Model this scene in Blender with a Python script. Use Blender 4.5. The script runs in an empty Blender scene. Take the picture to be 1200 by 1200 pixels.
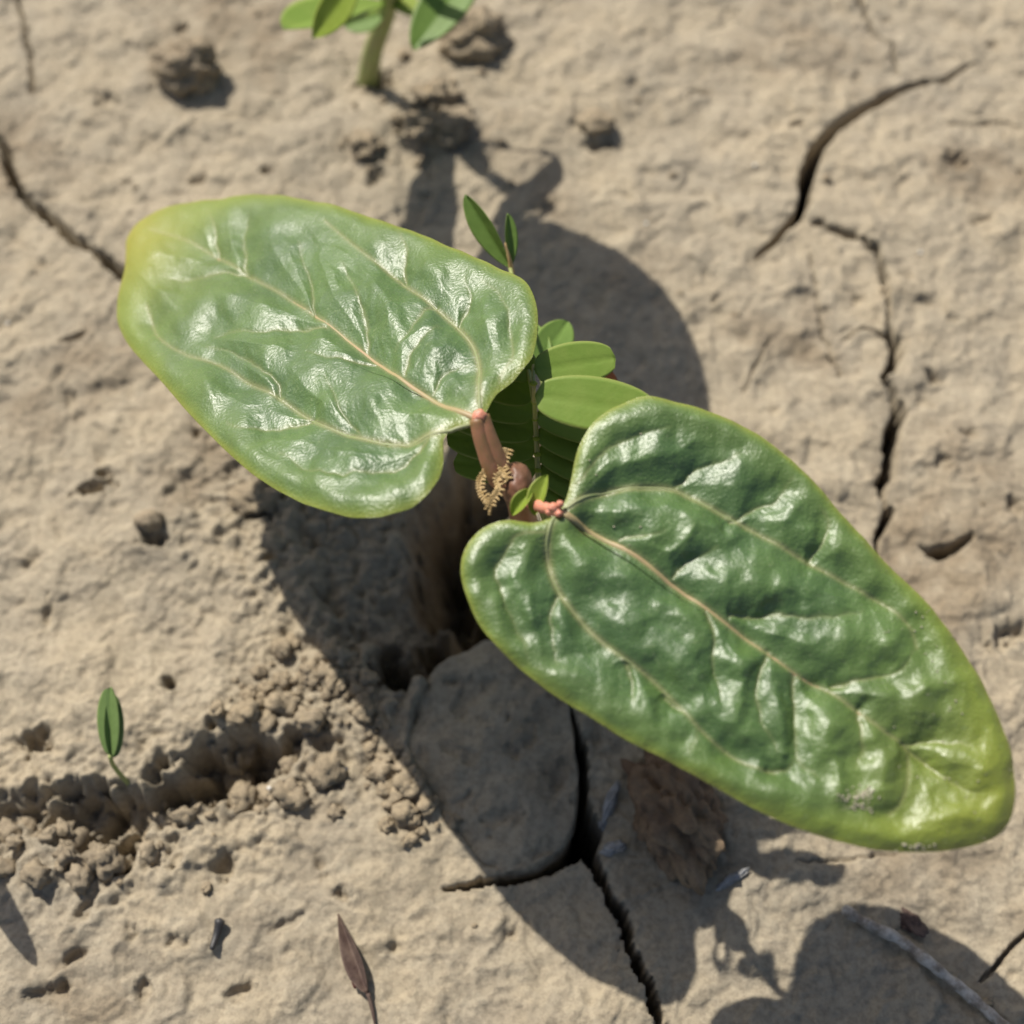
import bpy, bmesh, math, random
import numpy as np
from mathutils import Vector

# ------------------------------------------------------------------ camera, sky, sun
U = 1.25e-4            # one working unit = 0.125 mm; everything below is laid out in these units
TILT, FOC = 28.8, 1500.0
SUN_AZ, SUN_EL = -51.4, 50.4       # direction the shadows run on the ground, sun height
scene = bpy.context.scene
col = scene.collection
t_ = math.radians(TILT)
CAM = np.array([0, -math.sin(t_), math.cos(t_)]) * FOC
FWD = -CAM / FOC
RGT = np.array([1.0, 0, 0])
UPV = np.cross(RGT, FWD)
cd = bpy.data.cameras.new("camera")
cam = bpy.data.objects.new("camera", cd)
col.objects.link(cam)
cam.location = Vector(CAM * U)
cam.rotation_euler = (t_, 0, 0)
cd.sensor_width = 36.0
cd.lens = 36.0 * FOC / 1200.0
cd.clip_start, cd.clip_end = 0.005, 60.0
cd.dof.use_dof = True
cd.dof.focus_distance = 1118 * U
cd.dof.aperture_fstop = 18.0
scene.camera = cam

sa, se = math.radians(SUN_AZ), math.radians(SUN_EL)
SHADE = np.array([math.cos(sa) / math.tan(se), math.sin(sa) / math.tan(se), -1.0])   # shadow travel per unit of height
to_sun = Vector(-SHADE).normalized()
world = bpy.data.worlds.new("World")
scene.world = world
world.use_nodes = True
wn = world.node_tree
sky = wn.nodes.new("ShaderNodeTexSky")
sky.sky_type = 'NISHITA'
sky.sun_disc = False
sky.sun_elevation = se
sky.sun_rotation = math.atan2(to_sun.x, to_sun.y)
sky.air_density, sky.dust_density = 1.0, 2.5
wn.links.new(sky.outputs[0], wn.nodes["Background"].inputs[0])
wn.nodes["Background"].inputs[1].default_value = 0.07
sd = bpy.data.lights.new("sun", 'SUN')
sd.energy = 4.2
sd.angle = math.radians(0.53)
sd.color = (1.0, 0.95, 0.86)
sun = bpy.data.objects.new("sun", sd)
col.objects.link(sun)
sun.rotation_euler = to_sun.to_track_quat('Z', 'Y').to_euler()
vs = scene.view_settings
vs.view_transform, vs.look, vs.gamma, vs.use_curve_mapping = 'Standard', 'None', 1.0, False
vs.exposure = 0.46

# ------------------------------------------------------------------ small maths
rng = np.random.default_rng(7)
random.seed(7)

def at(px, py, h=0.0):
    """the point at height h on the line of sight through a measured spot of the photograph"""
    d = FWD * FOC + RGT * (px - 600) - UPV * (py - 600)
    return CAM + d * ((h - CAM[2]) / d[2])

def project(q):
    v = q - CAM; z = v @ FWD
    return np.array([600 + FOC * (v @ RGT) / z, 600 - FOC * (v @ UPV) / z])

def at_plane(P, O, n, b=0.0):
    d = FWD * FOC + RGT * (P[..., :1] - 600) - UPV * (P[..., 1:2] - 600)
    t = ((O - CAM) @ n + b) / (d @ n)
    return CAM + d * t[..., None]

_perm = np.random.default_rng(3).permutation(4096)
_ang = np.random.default_rng(4).random(4096) * 2 * np.pi
_gx, _gy = np.cos(_ang), np.sin(_ang)

def pn(x, y, seed=0):
    x = np.asarray(x, float); y = np.asarray(y, float)
    xi = np.floor(x).astype(int); yi = np.floor(y).astype(int)
    fx, fy = x - xi, y - yi
    def g(ix, iy, dx, dy):
        k = _perm[(_perm[(ix + seed * 131) & 4095] + iy) & 4095]
        return _gx[k] * dx + _gy[k] * dy
    u = fx * fx * fx * (fx * (fx * 6 - 15) + 10); v = fy * fy * fy * (fy * (fy * 6 - 15) + 10)
    a = g(xi, yi, fx, fy); b = g(xi + 1, yi, fx - 1, fy)
    c = g(xi, yi + 1, fx, fy - 1); d = g(xi + 1, yi + 1, fx - 1, fy - 1)
    return ((a + (b - a) * u) * (1 - v) + (c + (d - c) * u) * v) * 1.45

def fbm(x, y, o=4, seed=0, gain=0.5):
    s, a = 0, 1.0
    for k in range(o):
        s = s + a * pn(x * 2.03 ** k, y * 2.03 ** k, seed + k); a *= gain
    return s

def sstep(a, b, x):
    t = np.clip((x - a) / (b - a), 0, 1)
    return t * t * (3 - 2 * t)

def seg_dist(x, y, pts):
    """distance to a polyline and the interpolated extra columns at the nearest spot"""
    pts = np.asarray(pts, float)
    best = np.full(np.shape(x), 1e9); ext = np.zeros(np.shape(x) + (pts.shape[1] - 2,))
    for a, b in zip(pts[:-1], pts[1:]):
        d = b[:2] - a[:2]; L = d @ d + 1e-9
        t = np.clip(((x - a[0]) * d[0] + (y - a[1]) * d[1]) / L, 0, 1)
        r = np.hypot(x - a[0] - d[0] * t, y - a[1] - d[1] * t)
        m = r < best
        best = np.where(m, r, best)
        if pts.shape[1] > 2:
            ext = np.where(m[..., None], a[2:] + (b[2:] - a[2:]) * t[..., None], ext)
    return best, ext

def inside(x, y, poly):
    poly = np.asarray(poly, float); r = np.zeros(np.shape(x), bool)
    for a, b in zip(poly, np.roll(poly, -1, 0)):
        c = ((a[1] > y) != (b[1] > y)) & (x < (b[0] - a[0]) * (y - a[1]) / (b[1] - a[1] + 1e-9) + a[0])
        r ^= c
    return r

def poly_sd(x, y, poly):
    d, _ = seg_dist(x, y, np.vstack([poly, poly[:1]]))
    return np.where(inside(x, y, poly), -d, d)

def G(pts):
    """measured spots -> ground coordinates (extra columns kept)"""
    return np.array([[*at(p[0], p[1])[:2], *p[2:]] for p in pts], float)

def smooth_line(pts, n):
    p = np.asarray(pts, float)
    d = np.r_[0, np.cumsum(np.linalg.norm(np.diff(p, axis=0), axis=1))]
    q = np.vstack([2 * p[0] - p[1], p, 2 * p[-1] - p[-2]])
    out = []
    for t in np.linspace(0, d[-1], n):
        i = min(max(np.searchsorted(d, t, 'right') - 1, 0), len(p) - 2)
        s = (t - d[i]) / (d[i + 1] - d[i] + 1e-9)
        a, b, c, e = q[i:i + 4]
        out.append(0.5 * (2 * b + (c - a) * s + (2 * a - 5 * b + 4 * c - e) * s * s + (3 * b - a - 3 * c + e) * s ** 3))
    return np.array(out)

# ------------------------------------------------------------------ object helpers
def mesh_obj(name, V, F, mat, parent=None, origin=None, smooth=True, attrs=None):
    V = np.asarray(V, float)
    o0 = np.zeros(3) if origin is None else np.asarray(origin, float)
    me = bpy.data.meshes.new(name)
    V32 = ((V - o0) * U).astype(np.float32)
    if isinstance(F, np.ndarray):
        n, k = F.shape
        me.vertices.add(len(V)); me.vertices.foreach_set("co", V32.ravel())
        me.loops.add(n * k); me.loops.foreach_set("vertex_index", F.astype(np.int32).ravel())
        me.polygons.add(n)
        me.polygons.foreach_set("loop_start", np.arange(0, n * k, k, dtype=np.int32))
        me.update(calc_edges=True)
    else:
        me.from_pydata(V32.tolist(), [], [tuple(int(i) for i in f) for f in F])
    if smooth:
        me.polygons.foreach_set("use_smooth", np.ones(len(me.polygons), bool))
    for k, v in (attrs or {}).items():
        a = me.attributes.new(k, 'FLOAT', 'POINT')
        a.data.foreach_set("value", np.asarray(v, np.float32).ravel())
    me.materials.append(mat)
    me.update()
    ob = bpy.data.objects.new(name, me)
    col.objects.link(ob)
    if parent is not None:
        ob.parent = parent
        ob.location = Vector((o0 - ORIG[parent.name]) * U)
    else:
        ob.location = Vector(o0 * U)
    ORIG[ob.name] = o0
    return ob

ORIG = {}

def thing(name, P, label, cat, group=None):
    o = bpy.data.objects.new(name, None)
    col.objects.link(o)
    o.empty_display_size = 0.005
    o.location = Vector(np.asarray(P, float) * U)
    ORIG[o.name] = np.asarray(P, float)
    tag(o, label, cat, group)
    return o

def tag(o, label, cat, group=None):
    o["label"] = label; o["category"] = cat
    if group:
        o["group"] = group
    return o

def tube_geo(P, R, n=12, squash=None, groove=0.0):
    P = np.asarray(P, float); R = np.broadcast_to(np.asarray(R, float), (len(P),))
    T = np.gradient(P, axis=0); T /= np.linalg.norm(T, axis=1)[:, None] + 1e-12
    ref = np.array([0.31, 0.22, 0.92]) if abs(T[0] @ np.array([0.31, 0.22, 0.92])) < 0.9 else np.array([1.0, 0, 0])
    V, F = [], []
    for i, (p, t, r) in enumerate(zip(P, T, R)):
        ref = ref - t * (ref @ t); ref /= np.linalg.norm(ref)
        b = np.cross(t, ref)
        for k in range(n):
            a = 2 * np.pi * k / n
            rr = r * (1 - groove * max(0, math.cos(a)) ** 6)
            V.append(p + ref * math.cos(a) * rr * (squash or 1) + b * math.sin(a) * rr)
    m = len(P)
    for i in range(m - 1):
        for k in range(n):
            F.append((i * n + k, i * n + (k + 1) % n, (i + 1) * n + (k + 1) % n, (i + 1) * n + k))
    V += [P[0] - T[0] * R[0] * 0.4, P[-1] + T[-1] * R[-1] * 0.6]
    for k in range(n):
        F.append((m * n, (k + 1) % n, k)); F.append((m * n + 1, (m - 1) * n + k, (m - 1) * n + (k + 1) % n))
    return V, F

def tube(name, P, R, mat, parent=None, n=12, **kw):
    V, F = tube_geo(P, R, n, **kw)
    return mesh_obj(name, V, F, mat, parent, origin=P[0])

def ico(sub=3):
    bm = bmesh.new(); bmesh.ops.create_icosphere(bm, subdivisions=sub, radius=1.0)
    V = np.array([v.co[:] for v in bm.verts]); F = np.array([[v.index for v in f.verts] for f in bm.faces]); bm.free()
    return V, F

def lump_geo(size, seed, rough=0.25, sub=4, freq=1.3):
    V, F = ico(sub)
    s = seed * 17.3
    n = fbm(V[:, 0] * freq + s, V[:, 1] * freq + V[:, 2] * 1.7 + s, 3, seed % 50) + 0.6 * fbm(V[:, 2] * freq * 2.2 - s, V[:, 0] * 2.1 + V[:, 1] * 2.4, 3, seed % 40 + 5)
    return V * (1 + rough * n)[:, None] * np.asarray(size, float), F

def leaflet_geo(base, tip, width, normal, fold=0.15, curl=0.1, thick=2.0, shape=0.0, nu=26, nv=13, wob=0.0, seed=0, blunt=0.62):
    """a thin closed leaflet: V-fold along its axis, arching tip; shape>0 is widest towards the tip"""
    base, tip, normal = (np.asarray(q, float) for q in (base, tip, normal))
    ax = tip - base; L = np.linalg.norm(ax); ax = ax / L
    nrm = normal - ax * (normal @ ax); nrm /= np.linalg.norm(nrm)
    sd_ = np.cross(nrm, ax)
    u = np.linspace(0, 1, nu)[:, None]; v = np.linspace(-1, 1, nv)[None, :]
    w = width * 0.5 * np.sin(np.pi * np.clip(u, 0.0, 1) ** (1 + shape)) ** blunt
    w = np.maximum(w, 0.02 * width)
    lift = np.abs(v) ** 1.5 * w * fold - curl * L * (u ** 2) + wob * L * np.sin(u * 7 + seed) * v * 0.2
    mid = -thick * 0.5 * np.exp(-(v * w / 2.2) ** 2)
    P = base + ax * (u * L)[..., None] + sd_ * (v * w)[..., None]
    top = P + nrm * (lift + mid)[..., None]
    edge = 1 - (np.abs(v) * np.ones_like(u)) ** 4
    bot = P + nrm * (lift - thick * (0.12 + edge))[..., None]
    V = np.vstack([top.reshape(-1, 3), bot.reshape(-1, 3)])
    F = []; o = nu * nv
    for i in range(nu - 1):
        for j in range(nv - 1):
            a = i * nv + j
            F.append((a, a + nv, a + nv + 1, a + 1)); F.append((o + a, o + a + 1, o + a + nv + 1, o + a + nv))
    for i in range(nu - 1):
        a = i * nv; F.append((a, o + a, o + a + nv, a + nv))
        b = i * nv + nv - 1; F.append((b, b + nv, o + b + nv, o + b))
    for j in range(nv - 1):
        F.append((j, j + 1, o + j + 1, o + j))
        a = (nu - 1) * nv + j; F.append((a, o + a, o + a + 1, a + 1))
    return V, F

def leaflet(name, base, tip, width, normal, mat, parent, **kw):
    V, F = leaflet_geo(base, tip, width, normal, **kw)
    vv = np.tile(np.abs(np.linspace(-1, 1, kw.get('nv', 13))), kw.get('nu', 26)); vv = np.r_[vv, vv]
    return mesh_obj(name, V, F, mat, parent, origin=base, attrs={"rim": vv})

# ------------------------------------------------------------------ materials
def mat_new(name):
    m = bpy.data.materials.new(name); m.use_nodes = True
    nt = m.node_tree
    return m, nt, nt.nodes["Principled BSDF"]

def N(nt, t, **kw):
    n = nt.nodes.new(t)
    for k, v in kw.items():
        if k in n.inputs:
            n.inputs[k].default_value = v
        else:
            setattr(n, k, v)
    return n

def mix(nt, fac, a, b, blend='MIX'):
    m = nt.nodes.new("ShaderNodeMix"); m.data_type = 'RGBA'; m.blend_type = blend
    for s, v in ((m.inputs[0], fac), (m.inputs[6], a), (m.inputs[7], b)):
        if isinstance(v, bpy.types.NodeSocket):
            nt.links.new(v, s)
        else:
            s.default_value = v if not isinstance(v, tuple) else (*v, 1)
    return m.outputs[2]

def ramp(nt, src, a, b):
    r = nt.nodes.new("ShaderNodeMapRange"); r.interpolation_type = 'SMOOTHSTEP'
    r.inputs[1].default_value, r.inputs[2].default_value = a, b
    nt.links.new(src, r.inputs[0]); return r.outputs[0]

def noise(nt, size, detail=4, rough=0.55, vec=None):
    """noise whose features are about `size` working units across"""
    n = N(nt, "ShaderNodeTexNoise", Scale=1 / (size * U), Detail=detail, Roughness=rough)
    if vec is None:
        vec = nt.nodes.new("ShaderNodeTexCoord").outputs["Object"]
    nt.links.new(vec, n.inputs["Vector"]); return n.outputs["Fac"]

def bump(nt, bsdf, height, dist, strength=1.0):
    b = N(nt, "ShaderNodeBump", Strength=strength, Distance=dist * U)
    nt.links.new(height, b.inputs["Height"]); nt.links.new(b.outputs[0], bsdf.inputs["Normal"])

def soil_mat(name, a, b, c, grain=1.6, rough=0.95, damp=(0.27, 0.215, 0.145)):
    m, nt, p = mat_new(name)
    geo = nt.nodes.new("ShaderNodeNewGeometry").outputs["Position"]
    c1 = mix(nt, ramp(nt, noise(nt, 170, 5, 0.6, geo), 0.36, 0.66), a, b)
    c1 = mix(nt, ramp(nt, noise(nt, 330, 3, 0.6, geo), 0.50, 0.66), c1, damp)
    c2 = mix(nt, ramp(nt, noise(nt, 38, 5, 0.65, geo), 0.42, 0.74), c1, mix(nt, 0.35, c, c1))
    sp = ramp(nt, noise(nt, 7, 5, 0.75, geo), 0.36, 0.58)
    c3 = mix(nt, sp, mix(nt, 0.38, c2, (0.13, 0.105, 0.075)), c2)
    nt.links.new(c3, p.inputs["Base Color"])
    p.inputs["Roughness"].default_value = rough
    p.inputs["Specular IOR Level"].default_value = 0.25
    bump(nt, p, noise(nt, 10, 7, 0.78, geo), grain * 2.6, 0.85)
    return m

M = {}
M['soil'] = soil_mat("dry_soil", (0.41, 0.342, 0.24), (0.345, 0.297, 0.222), (0.46, 0.395, 0.29))
M['clod'] = soil_mat("soil_clod", (0.37, 0.295, 0.195), (0.32, 0.26, 0.18), (0.41, 0.335, 0.235))
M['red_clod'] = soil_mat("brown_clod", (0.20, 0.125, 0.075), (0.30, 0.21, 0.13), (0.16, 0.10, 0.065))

def leaf_mat(name, dark, mid, rim, tip, vein, rough=0.36):
    m, nt, p = mat_new(name)
    at_ = lambda k: N(nt, "ShaderNodeAttribute", attribute_name=k).outputs["Fac"]
    n1 = noise(nt, 60, 4)
    c = mix(nt, ramp(nt, n1, 0.3, 0.7), dark, mid)
    c = mix(nt, at_("rim"), c, rim)
    c = mix(nt, at_("tip"), c, tip)
    sp = ramp(nt, noise(nt, 4.0, 2, 0.6), 0.60, 0.72)
    fl = N(nt, "ShaderNodeMath", operation='MULTIPLY'); nt.links.new(sp, fl.inputs[0]); fl.inputs[1].default_value = 0.22
    c = mix(nt, fl.outputs[0], c, (0.30, 0.36, 0.18))
    c = mix(nt, at_("vein"), c, vein)
    nt.links.new(c, p.inputs["Base Color"])
    rr = N(nt, "ShaderNodeMapRange"); rr.inputs[3].default_value = rough - 0.08; rr.inputs[4].default_value = rough + 0.14
    nt.links.new(noise(nt, 14, 4, 0.7), rr.inputs[0]); nt.links.new(rr.outputs[0], p.inputs["Roughness"])
    p.inputs["Specular IOR Level"].default_value = 0.75
    p.inputs["Subsurface Weight"].default_value = 0.12
    p.inputs["Subsurface Radius"].default_value = (0.5, 1.0, 0.2)
    p.inputs["Subsurface Scale"].default_value = 5 * U
    ad = N(nt, "ShaderNodeMath", operation='MULTIPLY_ADD'); ad.inputs[1].default_value = 0.15
    nt.links.new(noise(nt, 12, 3, 0.6), ad.inputs[0]); nt.links.new(noise(nt, 2.6, 2, 0.5), ad.inputs[2])
    vo = N(nt, "ShaderNodeTexVoronoi", feature='DISTANCE_TO_EDGE', Scale=1 / (17 * U))
    dn = N(nt, "ShaderNodeTexNoise", Scale=1 / (22 * U)); tc = nt.nodes.new("ShaderNodeTexCoord").outputs["Object"]
    nt.links.new(tc, dn.inputs["Vector"])
    vm = N(nt, "ShaderNodeVectorMath", operation='MULTIPLY_ADD'); vm.inputs[1].default_value = (14 * U,) * 3
    nt.links.new(dn.outputs["Color"], vm.inputs[0]); nt.links.new(tc, vm.inputs[2]); nt.links.new(vm.outputs[0], vo.inputs["Vector"])
    net = ramp(nt, vo.outputs["Distance"], 0.0, 0.16)
    a2 = N(nt, "ShaderNodeMath", operation='MULTIPLY_ADD'); a2.inputs[1].default_value = 0.08
    nt.links.new(net, a2.inputs[0]); nt.links.new(ad.outputs[0], a2.inputs[2])
    bump(nt, p, a2.outputs[0], 1.25, 0.55)
    return m

M['leaf'] = leaf_mat("broad_leaf", (0.054, 0.106, 0.030), (0.082, 0.146, 0.037), (0.145, 0.198, 0.028), (0.29, 0.26, 0.025), (0.27, 0.25, 0.115), 0.40)

def thin_leaf_mat(name, c0, c1, rim, trans=0.35, rough=0.5):
    m, nt, p = mat_new(name)
    r = N(nt, "ShaderNodeAttribute", attribute_name="rim").outputs["Fac"]
    c = mix(nt, ramp(nt, noise(nt, 22, 4), 0.3, 0.7), c0, c1)
    c = mix(nt, ramp(nt, r, 0.86, 1.0), c, rim)
    nt.links.new(c, p.inputs["Base Color"])
    p.inputs["Roughness"].default_value = rough
    p.inputs["Specular IOR Level"].default_value = 0.35
    tr = N(nt, "ShaderNodeBsdfTranslucent"); nt.links.new(c, tr.inputs[0])
    ms = N(nt, "ShaderNodeMixShader"); ms.inputs[0].default_value = trans
    nt.links.new(p.outputs[0], ms.inputs[1]); nt.links.new(tr.outputs[0], ms.inputs[2])
    nt.links.new(ms.outputs[0], nt.nodes["Material Output"].inputs[0])
    bump(nt, p, noise(nt, 5, 3), 0.8, 0.4)
    return m

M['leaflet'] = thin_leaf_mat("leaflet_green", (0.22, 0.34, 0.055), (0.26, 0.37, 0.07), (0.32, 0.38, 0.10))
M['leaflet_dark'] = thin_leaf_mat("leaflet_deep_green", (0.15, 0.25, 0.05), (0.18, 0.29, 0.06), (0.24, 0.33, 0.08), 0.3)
M['sprout'] = thin_leaf_mat("sprout_leaf", (0.14, 0.22, 0.065), (0.17, 0.26, 0.08), (0.21, 0.30, 0.09), 0.15)
M['young'] = thin_leaf_mat("young_leaf", (0.30, 0.40, 0.05), (0.34, 0.43, 0.07), (0.40, 0.44, 0.10), 0.4)

def plain_mat(name, c0, c1, rough=0.6, size=12, bmp=0.8, sss=0.0):
    m, nt, p = mat_new(name)
    nt.links.new(mix(nt, ramp(nt, noise(nt, size, 4, 0.6), 0.3, 0.7), c0, c1), p.inputs["Base Color"])
    p.inputs["Roughness"].default_value = rough
    if sss:
        p.inputs["Subsurface Weight"].default_value = sss
        p.inputs["Subsurface Scale"].default_value = 4 * U
    bump(nt, p, noise(nt, size * 0.35, 4, 0.65), bmp, 0.6)
    return m

M['vein'] = plain_mat("leaf_vein", (0.24, 0.25, 0.12), (0.19, 0.24, 0.09), 0.5, 20, 0.5)
M['vein_pink'] = plain_mat("pink_midrib", (0.37, 0.25, 0.14), (0.29, 0.25, 0.11), 0.5, 60, 0.5)
M['petiole'] = plain_mat("reddish_petiole", (0.30, 0.135, 0.075), (0.21, 0.13, 0.05), 0.45, 18, 0.8, 0.15)
M['pink'] = plain_mat("pink_node", (0.62, 0.25, 0.17), (0.52, 0.22, 0.13), 0.45, 8, 0.8, 0.2)
M['bulb'] = plain_mat("brown_bud", (0.20, 0.085, 0.05), (0.12, 0.065, 0.03), 0.5, 26, 0.6)
M['fringe'] = plain_mat("dry_fringe", (0.50, 0.36, 0.17), (0.36, 0.24, 0.09), 0.7, 5, 0.6)
M['stem'] = plain_mat("green_stem", (0.27, 0.34, 0.10), (0.30, 0.30, 0.12), 0.5, 25, 0.8)
M['brown_leaf'] = plain_mat("withered_leaf", (0.38, 0.14, 0.05), (0.28, 0.11, 0.05), 0.7, 10, 1.0)
M['husk'] = plain_mat("brown_husk", (0.05, 0.026, 0.02), (0.12, 0.08, 0.06), 0.8, 14, 1.8)
M['husk_red'] = plain_mat("red_seed", (0.13, 0.03, 0.02), (0.07, 0.025, 0.02), 0.7, 6, 0.8)
M['twig'] = plain_mat("bleached_twig", (0.52, 0.48, 0.42), (0.20, 0.16, 0.12), 0.8, 11, 1.6)
M['char'] = plain_mat("black_stick", (0.03, 0.03, 0.032), (0.05, 0.045, 0.04), 0.5, 6, 0.6)
M['chip'] = plain_mat("pale_chip", (0.33, 0.33, 0.33), (0.19, 0.18, 0.165), 0.85, 8, 1.4)
M['dust'] = plain_mat("pale_dust", (0.42, 0.38, 0.28), (0.36, 0.32, 0.24), 0.9, 4, 0.4)
M['grain'] = plain_mat("pale_grain", (0.75, 0.72, 0.66), (0.6, 0.58, 0.52), 0.25, 4, 0.2)

#DATA
# ------------------------------------------------------------------ ground
CR = [  # cracks: x, y, half width, depth
 G([(1150,73,1.5,6),(1135,76,2,10),(1105,95,4.5,26),(1075,97,5,34),(1040,112,6.5,60),(1010,130,7.5,70),(975,155,8,80),(955,180,9,80),(945,210,9.5,80),(942,240,9,80),(935,255,6,50),(920,270,5,50),(905,288,5,50),(885,303,2.5,12)]),
 G([(955,266,5,40),(985,275,6,60),(1010,285,5,50),(1028,300,5,40),(1035,325,5.5,40),(1038,350,4,20),(1040,380,3,14),(1046,400,7,50),(1050,415,7,60),(1045,430,6,50),(1035,445,3,20),(1048,465,5,40),(1055,480,6.5,50),(1046,510,9,70),(1042,530,8,60),(1040,555,7,55),(1030,568,5,40),(1038,590,2.5,14),(1043,600,5,40),(1030,625,3.5,30),(1026,660,2,20),(1020,760,2,20)]),
 G([(1044,397,4,26),(1010,388,2,12),(988,398,1.2,6)]),
 G([(1005,-20,3,12),(1010,5,3,14),(1025,35,4,20),(1045,55,4,20),(1053,88,2,8)]),
 G([(-60,120,6,50),(0,165,6.5,60),(10,195,7.5,70),(18,220,7,60),(35,238,6,55),(60,258,7,60),(85,278,6.5,60),(105,290,4,35),(125,305,7,60),(142,320,7,60),(200,365,6,50),(300,430,5,40)]),
 G([(22,-20,3,10),(25,15,4,16),(35,60,4.5,18),(38,110,2.5,8)]),
 G([(684,970,15,120),(688,990,11,110),(697,1012,5.5,80),(715,1045,4.6,70),(730,1080,5,70),(745,1120,4.4,70),(758,1155,5,70),(772,1200,5,70),(790,1280,5,60)]),
 G([(520,1040,2,6),(560,1036,4,50),(600,1030,5,60),(640,1016,6,70),(668,1000,9,90),(688,975,14,120),(684,930,5,70),(678,880,9,110),(640,800,8,90)]),
 G([(1075,640,1,4),(1100,646,8,30),(1118,642,6,26),(1135,632,4,16)]),
 G([(950,300,2,5),(958,350,2.5,6),(965,395,3,9),(985,440,3,9)]),
 G([(900,398,1.5,4),(885,430,2,6),(872,455,1.5,4)]),
 G([(1110,148,2,5),(1160,145,2.5,7),(1210,150,2,5)]),
 G([(930,1012,1.5,3),(985,1008,2,5),(1050,1000,1.5,4)]),
 G([(1150,1150,2,10),(1172,1128,2.5,14),(1190,1105,2.5,14),(1220,1080,2,10)]),
]
PIT = G([(395,560,60,14),(430,640,75,26),(460,700,70,40),(515,690,52,110),(548,650,50,210),(600,690,80,230),(660,720,60,150)])
PIT2 = G([(452,770,24,90),(480,790,20,110),(515,760,30,140),(580,720,60,200)])
PIT3 = G([(600,520,34,120),(570,560,46,200),(538,612,54,240),(528,672,44,240),(560,690,45,240)])
FUR = G([(-60,985,20,18),(20,955,20,30),(75,955,26,58),(128,965,42,100),(180,945,20,40),(230,915,26,70),(290,900,36,90),(330,880,20,46),(370,870,14,20)])
BLOCK = G([(600,742),(555,752),(508,782),(480,830),(473,876),(490,920),(526,972),(566,1018),(604,1027),(640,1012),(668,985),(680,930),(676,870),(664,800),(640,755)])[:, :2]
HOLES = [(440,92,26,16,30,0.2),(110,572,22,9,24,0.2),(120,555,9,10,20,0.9),(182,634,15,9,24,0.3),(56,718,5,17,9,0),(150,214,9,5,8,0),(45,870,18,12,26,0),(222,90,0,0,0,0),
 (200,802,8,8,12,0),(198,800,6,6,10,0),(232,508,9,6,12,0),(85,398,18,5,10,0.4),(313,205,8,9,14,0),(235,215,16,6,10,0.2),(128,122,16,14,12,0),
 (40,655,14,7,8,0.9),(318,655,8,10,16,0),(300,602,26,8,16,0),(700,170,22,10,16,0.2),(820,105,20,7,9,0),(840,350,9,6,6,0),(1118,195,26,18,14,0.7),
 (965,365,12,6,8,0),(1005,352,8,6,8,0),(1085,355,12,8,8,0),(1060,325,10,8,8,0),(1093,440,8,12,10,0.6),(1135,510,14,6,8,0.2),(1105,545,10,9,10,0.4),
 (1115,375,8,6,7,0),(1190,595,12,12,14,0),(1180,745,26,10,16,0.4),(1165,50,10,10,10,0),(1150,262,16,5,7,0.4),(860,15,14,9,7,0),(745,100,12,7,8,0),
 (975,145,0,0,0,0),(935,148,9,6,12,0),(215,40,9,12,12,0),(400,1050,7,6,14,0),(205,1000,10,18,12,0),(262,1015,10,14,18,0.4),(375,1010,6,14,10,0.5),
 (100,1070,12,8,12,0.6),(155,1095,6,9,10,0.4),(210,1105,12,6,10,0),(90,1120,14,6,12,0.5),(170,1160,12,9,12,0.7),(60,1165,22,8,12,0.3),(280,1165,16,7,10,0.6),
 (460,1110,8,5,6,0),(600,1095,8,5,6,0),(1085,470,12,10,5,0),(440,210,14,10,14,0.9),(500,230,10,8,8,0),(340,1080,20,5,6,0.4),(1040,20,10,7,7,0),(930,60,16,8,7,0.3)]
HOLES = [(*at(h[0], h[1])[:2], *h[2:]) for h in HOLES if h[2]]
_r = np.random.default_rng(21)
for k in range(260):
    s = 3 + 6 * _r.random() ** 2
    HOLES.append((_r.uniform(-900, 900), _r.uniform(-620, 1000), s * _r.uniform(1, 2.2), s, s * _r.uniform(0.3, 0.9), _r.uniform(-1.5, 1.5)))
BUMPS = [(225,100,60,40,9),(480,150,90,50,22),(560,70,60,40,6),(70,930,80,30,10),(250,860,110,60,14),(410,830,50,50,10),(1085,190,60,40,10),(690,130,50,40,10),
         (340,160,60,30,8),(1150,700,60,40,10),(860,60,60,30,6),(100,800,140,60,10),(240,250,60,30,8)]
BUMPS = [(*at(b[0], b[1])[:2], *b[2:]) for b in BUMPS]

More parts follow.
